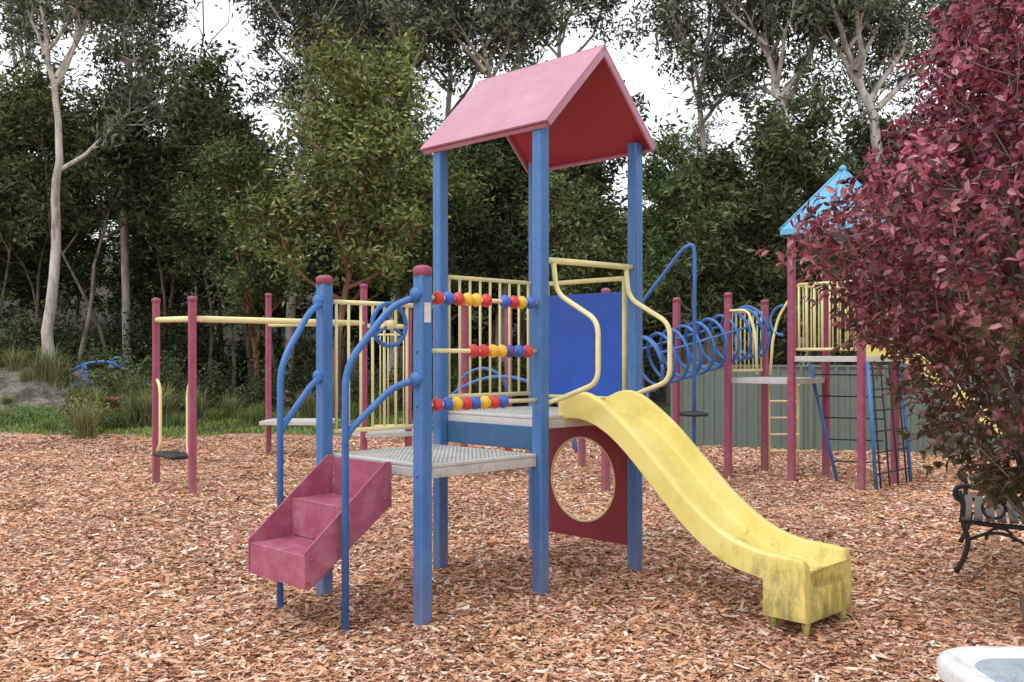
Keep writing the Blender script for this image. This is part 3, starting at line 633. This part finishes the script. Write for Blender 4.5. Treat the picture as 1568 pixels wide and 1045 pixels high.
gumobj('g',14,[(770,620,0),(772,300,0),(765,150,0),(745,100,.2),(735,30,.4),(730,-90,.4)],27,.16,first=.42,
   forks=[([(765,150,0),(800,90,.4),(815,20,.8)],.07),([(745,110,0),(700,60,.4),(665,10,.8)],.07),([(768,200,0),(715,230,.2),(690,290,.4)],.05)],**{**kw,'nl':13})
gumobj('g',15,[(440,620,0),(455,300,0),(470,150,0),(480,60,.2),(500,-60,.4)],29,.17,first=.4,**{**kw,'nl':18,'ll':4})
gumobj('g',16,[(600,620,0),(610,300,0),(600,120,0),(620,20,.2),(640,-90,.4)],28,.17,first=.4,**{**kw,'nl':18,'ll':4})
gumobj('g',17,[(200,620,0),(190,300,0),(205,150,0),(190,50,.2),(180,-60,.4)],29,.15,first=.4,**{**kw,'nl':13,'ll':2.8})
gumobj('g',18,[(1090,620,0),(1085,300,0),(1070,150,0),(1085,50,.2),(1090,-60,.4)],29,.15,first=.4,**{**kw,'nl':12,'ll':2.8})
gumobj('g',19,[(1500,620,0),(1490,300,0),(1470,150,0),(1480,50,.2),(1490,-60,.4)],29,.17,first=.45,**{**kw,'nl':11,'ll':3.3})
gumobj('g',20,[(870,620,0),(860,300,0),(850,120,0),(862,20,.2),(880,-60,.4)],31,.14,first=.5,**{**kw,'nl':9,'ll':2.6})
gumobj('g',21,[(690,620,0),(680,300,0),(690,120,0),(682,20,.2),(680,-60,.4)],33,.16,first=.4,**{**kw,'nl':14,'ll':3.6})
bt=Acc(); 
for l,r in [([(300,500,0),(302,300,0),(303,150,0),(305,100,0),(312,50,0),(310,-20,0)],.05),([(305,100,0),(325,60,0),(350,35,0),(352,0,0)],.025),([(312,60,0),(300,30,0),(285,10,0)],.02)]:
    q=np.array(wpath(l,30)); bt.add(*tubedata(q,np.linspace(r,r*.4,len(q)),6),0)
fin(bpy.data.objects.new('bare_sapling',bt.mesh('bare_sapling',['barkp'])),None)
ml=tree('lime',31,7.6,.13,'lime','barkr',first=.34,nl=20,ll=2.6,nb=6,bl=.9,nc=4,cr=.36,nleaf=48,LL=.17,LW=.06,droop=.3,elev=(.1,.8))
place(ml,'wattle_tree',XX(512,22),22,1.0,1.)
mo=tree('olive',32,6.5,.11,'mid','barkr',first=.30,nl=18,ll=2.2,nb=6,bl=.9,nc=3,cr=.36,nleaf=42,LL=.16,LW=.05,droop=.4)
place(mo,'wattle_tree',XX(395,24),24.5,.9,2.)
place(mo,'wattle_tree',XX(640,25),25.5,.95,4.)
FR=group('forest_trees',(0,0,0))
gg=[tree(f'tall_gum_{i}',90+i,15,.17,'gum','barkp',first=.38,nl=16,ll=3.4,nb=6,bl=1.5,nc=3,cr=.5,nleaf=28,LL=.27,LW=.08,droop=.6,wig=.08) for i in range(2)]
dk=[tree(f'dense_{i}',40+i,8,.11,'dark','barkd',first=.18,nl=24,ll=2.1,nb=6,bl=1.0,nc=3,cr=.42,nleaf=28,LL=.25,LW=.085,droop=.4,elev=(-.1,.9),wig=.1) for i in range(3)]
md=[tree(f'mid_{i}',50+i,7.5,.10,'mid','barkd',first=.40,nl=16,ll=1.9,nb=6,bl=1.0,nc=3,cr=.40,nleaf=30,LL=.22,LW=.08,droop=.3,elev=(-.1,.9),wig=.1) for i in range(2)]
th=[tree(f'thin_{i}',60+i,7.5,.07,'dark','barkd',first=.5,nl=11,ll=1.7,nb=5,bl=.9,nc=3,cr=.40,nleaf=30,LL=.22,LW=.07,droop=.3,wig=.12) for i in range(3)]
rg=np.random.default_rng(77)
def row(meshes,z0,z1,n,s0,s1,nm,span=.66):
    for i in range(n):
        z_=rg.uniform(z0,z1); x_=(-1+2*(i+rg.random())/n)*span*z_; s=rg.uniform(s0,s1)
        if x_>2 : s*=.85
        place(meshes[rg.integers(len(meshes))],nm,x_,z_,s,rg.random()*6.28,FR)
row(th,25.5,30,32,.8,1.15,'thin_tree'); row(md,28,32,12,.8,1.15,'understory_tree'); row(dk,33,37,18,.8,1.15,'dense_tree'); row(dk,42,48,20,.8,1.05,'dense_tree')
for px,z_,s,k in [(30,38,1.0,0),(530,38,1.05,1),(670,42,.95,0),(1060,40,.62,1),(1150,42,.72,0),(1400,39,.95,0),(1550,36,1.,1)]:
    place(gg[k],'tall_gum',XX(px,z_),z_,s,px*.37,FR)
for px,z_,s in [(900,22,.62),(990,23,.72),(1080,21.5,.72),(1150,22.5,.8),(1240,21,.68),(1330,20,.62),(1430,20,.66),(1540,19,.65)]:
    place(md[rg.integers(2)] if rg.random()<.45 else dk[rg.integers(3)],'shrubby_tree',XX(px,z_),z_,s,rg.random()*6,FR)
def shrub(name,seed,R,H,leaf,n=1800,LL=.10,LW=.04):
    r=np.random.default_rng(seed); A=Acc(); tips=[]
    for i in range(26):
        a=r.random()*6.28; el=r.uniform(.5,1.45); p=limb(r,(0,0,0),(math.cos(a)*math.cos(el),math.sin(a)*math.cos(el),math.sin(el)),H*r.uniform(.6,1.1),5,.08,.18)
        A.add(*tubedata(p,np.linspace(.012,.004,len(p)),4),0); tips+=list(p[2:])
    C=np.array(tips)[r.integers(len(tips),size=n)]+r.normal(0,R*.16,(n,3)); C[:,2]=np.abs(C[:,2])
    LV=leafq(r,C,LL,LW,0); A.add(LV,np.arange(len(LV)).reshape(-1,4),1); return A.mesh(name,['barkd',leaf])
sh=[shrub('shrub_a',1,.6,.9,'mid'),shrub('shrub_b',2,.7,1.1,'dark'),shrub('shrub_c',3,.5,.8,'grassb')]
def blades(r,C,H_,W_,spread,lean=None):
    n=len(C); a=r.random(n)*6.28; sp=r.uniform(.1,1,n)*spread; h=H_*r.uniform(.55,1.1,n); w_=np.stack([-np.sin(a),np.cos(a),0*a],-1)*W_/2; dr_=np.stack([np.cos(a),np.sin(a),0*a],-1)
    V=[]
    for k,t in enumerate((0,.4,.75,1)):
        c_=C+dr_*(sp*h*t**2)[:,None]+np.stack([0*a,0*a,h*(t-.35*sp*t**3)],-1); ww=w_*(1-.9*t**2); V+=[c_-ww,c_+ww]
    V=np.stack(V,1); b=(np.arange(n)*8)[:,None]; Q=np.concatenate([b+np.array([[2*k,2*k+1,2*k+3,2*k+2]]) for k in range(3)]); return V.reshape(-1,3),Q
def tuft(name,seed,H_,R,n,mat):
    r=np.random.default_rng(seed); C=np.concatenate([r.normal(0,R,(n,2)),np.zeros((n,1))],1); V,Q=blades(r,C,H_,.016,.9); return quadmesh(name,V,Q,[mat])
tf=[tuft('tuft_a',1,.95,.09,300,'grassb'),tuft('tuft_b',2,.6,.10,220,'lawnb')]
for i,(px,py,z_,s,k) in enumerate([(68,0,22.6,1.2,0),(90,0,22.4,1.0,0),(232,0,20.5,1.1,0),(250,0,21,1.1,0),(130,0,18.8,.85,0),(134,0,19.4,.7,1),(380,0,21,.9,1),(400,0,21.5,1.,1),(350,0,22,.8,0),(440,0,21,.8,1),(470,0,22,.9,0),(330,0,21.5,.7,1),(180,0,20,.8,1),(205,0,20.6,.9,0),(75,0,19.9,.55,1),(20,0,23.6,.9,0),(300,0,22,.9,0),(540,0,22,.9,1),(590,0,22.5,.9,0),(115,0,21.2,.8,0),(150,0,21.0,.9,0),(195,0,22,1.,0),(40,0,22.6,.6,0),(10,0,21.5,.5,1),(270,0,20.4,.7,1),(225,0,21.6,.9,1)]):
    place(tf[k],'strappy_grass_tuft',XX(px,z_),z_,s,i)
for i,(px,z_,s,k) in enumerate([(180,22.5,1.2,0),(130,20.4,.8,2),(215,21.5,.8,1),(180,20,.5,0),(265,23,1.,1),(20,25,1.2,1),(330,24,1.,1),(400,24,1.1,1),(470,25,1.2,1),(560,25,1.1,0),(640,25,1.1,1),(700,24,.9,1),(760,25,1.1,0),(150,24.6,.8,0),(240,24.5,1,0),(120,21.6,.7,0),(160,20.6,.55,2)]):
    place(sh[k],'garden_shrub',XX(px,z_),z_,s,i*1.3)
for i in range(40):
    z_=rg.uniform(26,33); x_=rg.uniform(-.62,.62)*z_; place(sh[1 if rg.random()<.7 else 0],'undergrowth',x_,z_,rg.uniform(1.,1.9),rg.random()*6,FR)
r=np.random.default_rng(5); n=46000; C=np.stack([r.uniform(-14,2,n),r.uniform(18.9,23.5,n),np.zeros(n)],-1)
keep=(C[:,1]+.35*np.sin(C[:,0]*.7)>19.35+.2*np.sin(C[:,0]*2.1)+.3*r.random(n))&((C[:,0]>-8.0)|(C[:,1]<21.4)); C=C[keep]; C[:,2]=gh(C[:,0],C[:,1])-.01
V,Q=blades(r,C,.12,.024,.8); fin(bpy.data.objects.new('lawn_grass',quadmesh('lawn_grass',V,Q,['lawnb'])),None)
pt=group('terracotta_pot',(XX(172,21.3),21.3,0)); zz=float(gh(XX(172,21.3),21.3))+.08; lathe('pot_body',(XX(172,21.3),21.3,zz),[(.14,0),(.2,.28),(.23,.29),(.23,.34),(.19,.34),(.17,.30)],'pot',pt)
bs=group('blue_tube_frame',(XX(150,23),22.6,0)); bx=XX(150,22.6); zb=float(gh(bx,22.6))  # simple blue tubes; what the object really is stays unidentified
tube('beam',[(bx-.75,22.6,zb+.45),(bx-.3,22.6,zb+.72),(bx+.3,22.6,zb+.78),(bx+.8,22.6,zb+.4)],.035,'bluet',bs,fr=.2)
for k,(a,b_) in enumerate([(-.3,-.5),(-.3,-.1),(.3,.1),(.3,.55)]): tube(f'strut_{k+1}',[(bx+a,22.6,zb+.74),(bx+b_,22.5,zb)],.025,'bluet',bs)
tube('handle',ringpts((bx+.45,22.6,zb+.75),(1,0,0),Z,.12,16),.02,'bluet',bs)
# ---------------------------------------------------------------- red bush
def redbush():
    r=np.random.default_rng(9); A=Acc(); cx,cy=3.2,5.65
    hs=[.45,.63,.86,1.09,1.32,1.54,1.77,2.1,2.36,2.5,2.67,2.9,3.17,3.66,4.05]; rs=[.25,.34,.55,.92,1.04,1.20,1.38,1.46,1.42,1.22,1.02,.98,.84,.58,.25]
    lob=[(r.uniform(0,6.28),r.uniform(.6,3.8),r.uniform(.5,1.)) for _ in range(70)]
    def rad(a,h):
        b=np.interp(h,hs,rs); n=0
        for la,lh,am in lob: n=n+am*np.exp(-((np.cos(a-la)-1)/.05)**2-((h-lh)/.16)**2)
        return b*(.80+.22*np.clip(n,0,1.4))
    for i in range(34):
        a=r.random()*6.28; h=r.uniform(1.4,3.6); R=rad(a,h)*.8; p0=np.array([cx+r.normal(0,.08),cy+r.normal(0,.08),0]); p3=np.array([cx+R*math.cos(a),cy+R*math.sin(a),h])
        p1=p0+np.array([.1*math.cos(a),.1*math.sin(a),h*.4]); t=np.linspace(0,1,12)[:,None]; pts=(1-t)**2*p0+2*t*(1-t)*p1+t*t*p3+r.normal(0,.012,(12,3)); A.add(*tubedata(pts,np.linspace(.026,.005,12),5),0)
    NS=5400; a=r.random(NS)*6.28; h=r.uniform(.74,4.0,NS); k=np.sqrt(np.interp(h,hs,rs)/1.5)>r.random(NS); a=a[k];h=h[k]
    R=np.array([rad(x,y) for x,y in zip(a,h)]); f=1-.55*r.random(len(a))**1.6; dens=np.where(h<1.6,.45,1.0); kk=r.random(len(a))<dens
    a,h,R,f=a[kk],h[kk],R[kk],f[kk]; R=R*f+np.where(r.random(len(a))<.10,r.uniform(0,.22,len(a)),0)
    Bp=np.stack([cx+R*np.cos(a),cy+R*np.sin(a),h],-1); Dn=np.stack([np.cos(a),np.sin(a),.5+r.normal(0,.5,len(a))],-1)+r.normal(0,.45,(len(a),3)); Dn/=np.linalg.norm(Dn,axis=1)[:,None]
    tw=r.choice(len(a),1500,replace=False)
    for i in tw: A.add(*tubedata(np.array([Bp[i]-Dn[i]*.22,Bp[i]-Dn[i]*.05+r.normal(0,.01,3),Bp[i]+Dn[i]*.13]),[.005,.004,.002],3),0)
    nl_=11; base_=np.repeat(Bp,nl_,0); D=np.repeat(Dn,nl_,0); n=len(base_); s=r.uniform(-.1,.14,n)[:,None]
    rd=np.cross(D,r.normal(size=(n,3))); rd/=np.linalg.norm(rd,axis=1)[:,None]; ld=rd*.9+D*r.uniform(.1,1.,n)[:,None]+np.array([0,0,-.12]); ld/=np.linalg.norm(ld,axis=1)[:,None]
    nn_=D+r.normal(0,.35,(n,3)); w=np.cross(ld,nn_); w/=np.linalg.norm(w,axis=1)[:,None]+1e-9; up=np.cross(w,ld)
    L_=np.repeat(r.uniform(.8,1.3,len(Bp)),nl_)[:,None]*r.uniform(.038,.068,n)[:,None]; W_=L_*r.uniform(.45,.62,n)[:,None]; b0=base_+D*s
    P0=b0;P1=b0+ld*L_*.30+w*W_*.42+up*L_*.07;P2=b0+ld*L_*.68+w*W_*.40+up*L_*.06;P3=b0+ld*L_-up*L_*.10;P4=b0+ld*L_*.68-w*W_*.40+up*L_*.06;P5=b0+ld*L_*.30-w*W_*.42+up*L_*.07
    V=np.stack([P0,P1,P2,P3,P4,P5],1).reshape(-1,3); q=(np.arange(n)*6)[:,None]; Q=np.concatenate([q+np.array([[0,1,2,3]]),q+np.array([[0,3,4,5]])]); A.add(V,Q,1)
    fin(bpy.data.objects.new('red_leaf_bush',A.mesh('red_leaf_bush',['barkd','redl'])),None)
redbush()
# ---------------------------------------------------------------- light
sd=Vector((-.50,-.40,1.0)).normalized()
w=bpy.data.worlds.new('World'); sc.world=w; w.use_nodes=True; nt=w.node_tree; bg=nt.nodes['Background']
sky=nt.nodes.new('ShaderNodeTexSky'); sky.sky_type='NISHITA'; sky.sun_disc=False; sky.sun_elevation=math.asin(sd.z); sky.sun_rotation=math.atan2(sd.x,sd.y); sky.dust_density=3
tc=nt.nodes.new('ShaderNodeTexCoord'); n=nt.nodes.new('ShaderNodeTexNoise'); n.inputs['Scale'].default_value=2.2; n.inputs['Detail'].default_value=4; nt.links.new(tc.outputs['Generated'],n.inputs['Vector'])
rm=ramp(nt,[(.3,(.86,.86,.86)),(.6,(.99,.99,.99))]); nt.links.new(n.outputs['Fac'],rm.inputs['Fac'])
mx=nt.nodes.new('ShaderNodeMixRGB'); nt.links.new(rm.outputs['Color'],mx.inputs['Fac']); nt.links.new(sky.outputs[0],mx.inputs['Color1']); mx.inputs['Color2'].default_value=(9.4,9.75,10.15,1)
nt.links.new(mx.outputs[0],bg.inputs['Color']); bg.inputs['Strength'].default_value=.145
sl=bpy.data.lights.new('sun','SUN'); sl.energy=1.3; sl.angle=math.radians(22); sl.color=(1,.98,.95); so_=bpy.data.objects.new('sun',sl); so_.rotation_euler=sd.to_track_quat('Z','Y').to_euler(); so_.location=(-5,-5,12); COL.objects.link(so_)
cam=bpy.data.cameras.new('camera'); cam.sensor_width=36; cam.lens=F/1568*36; cam.shift_y=22.5/1568; cam.clip_end=1500; co_=bpy.data.objects.new('camera',cam); co_.location=(0,0,1.6); co_.rotation_euler=(math.pi/2,0,0); COL.objects.link(co_); sc.camera=co_
sc.view_settings.view_transform='Standard'; sc.view_settings.look='None'; sc.view_settings.exposure=0
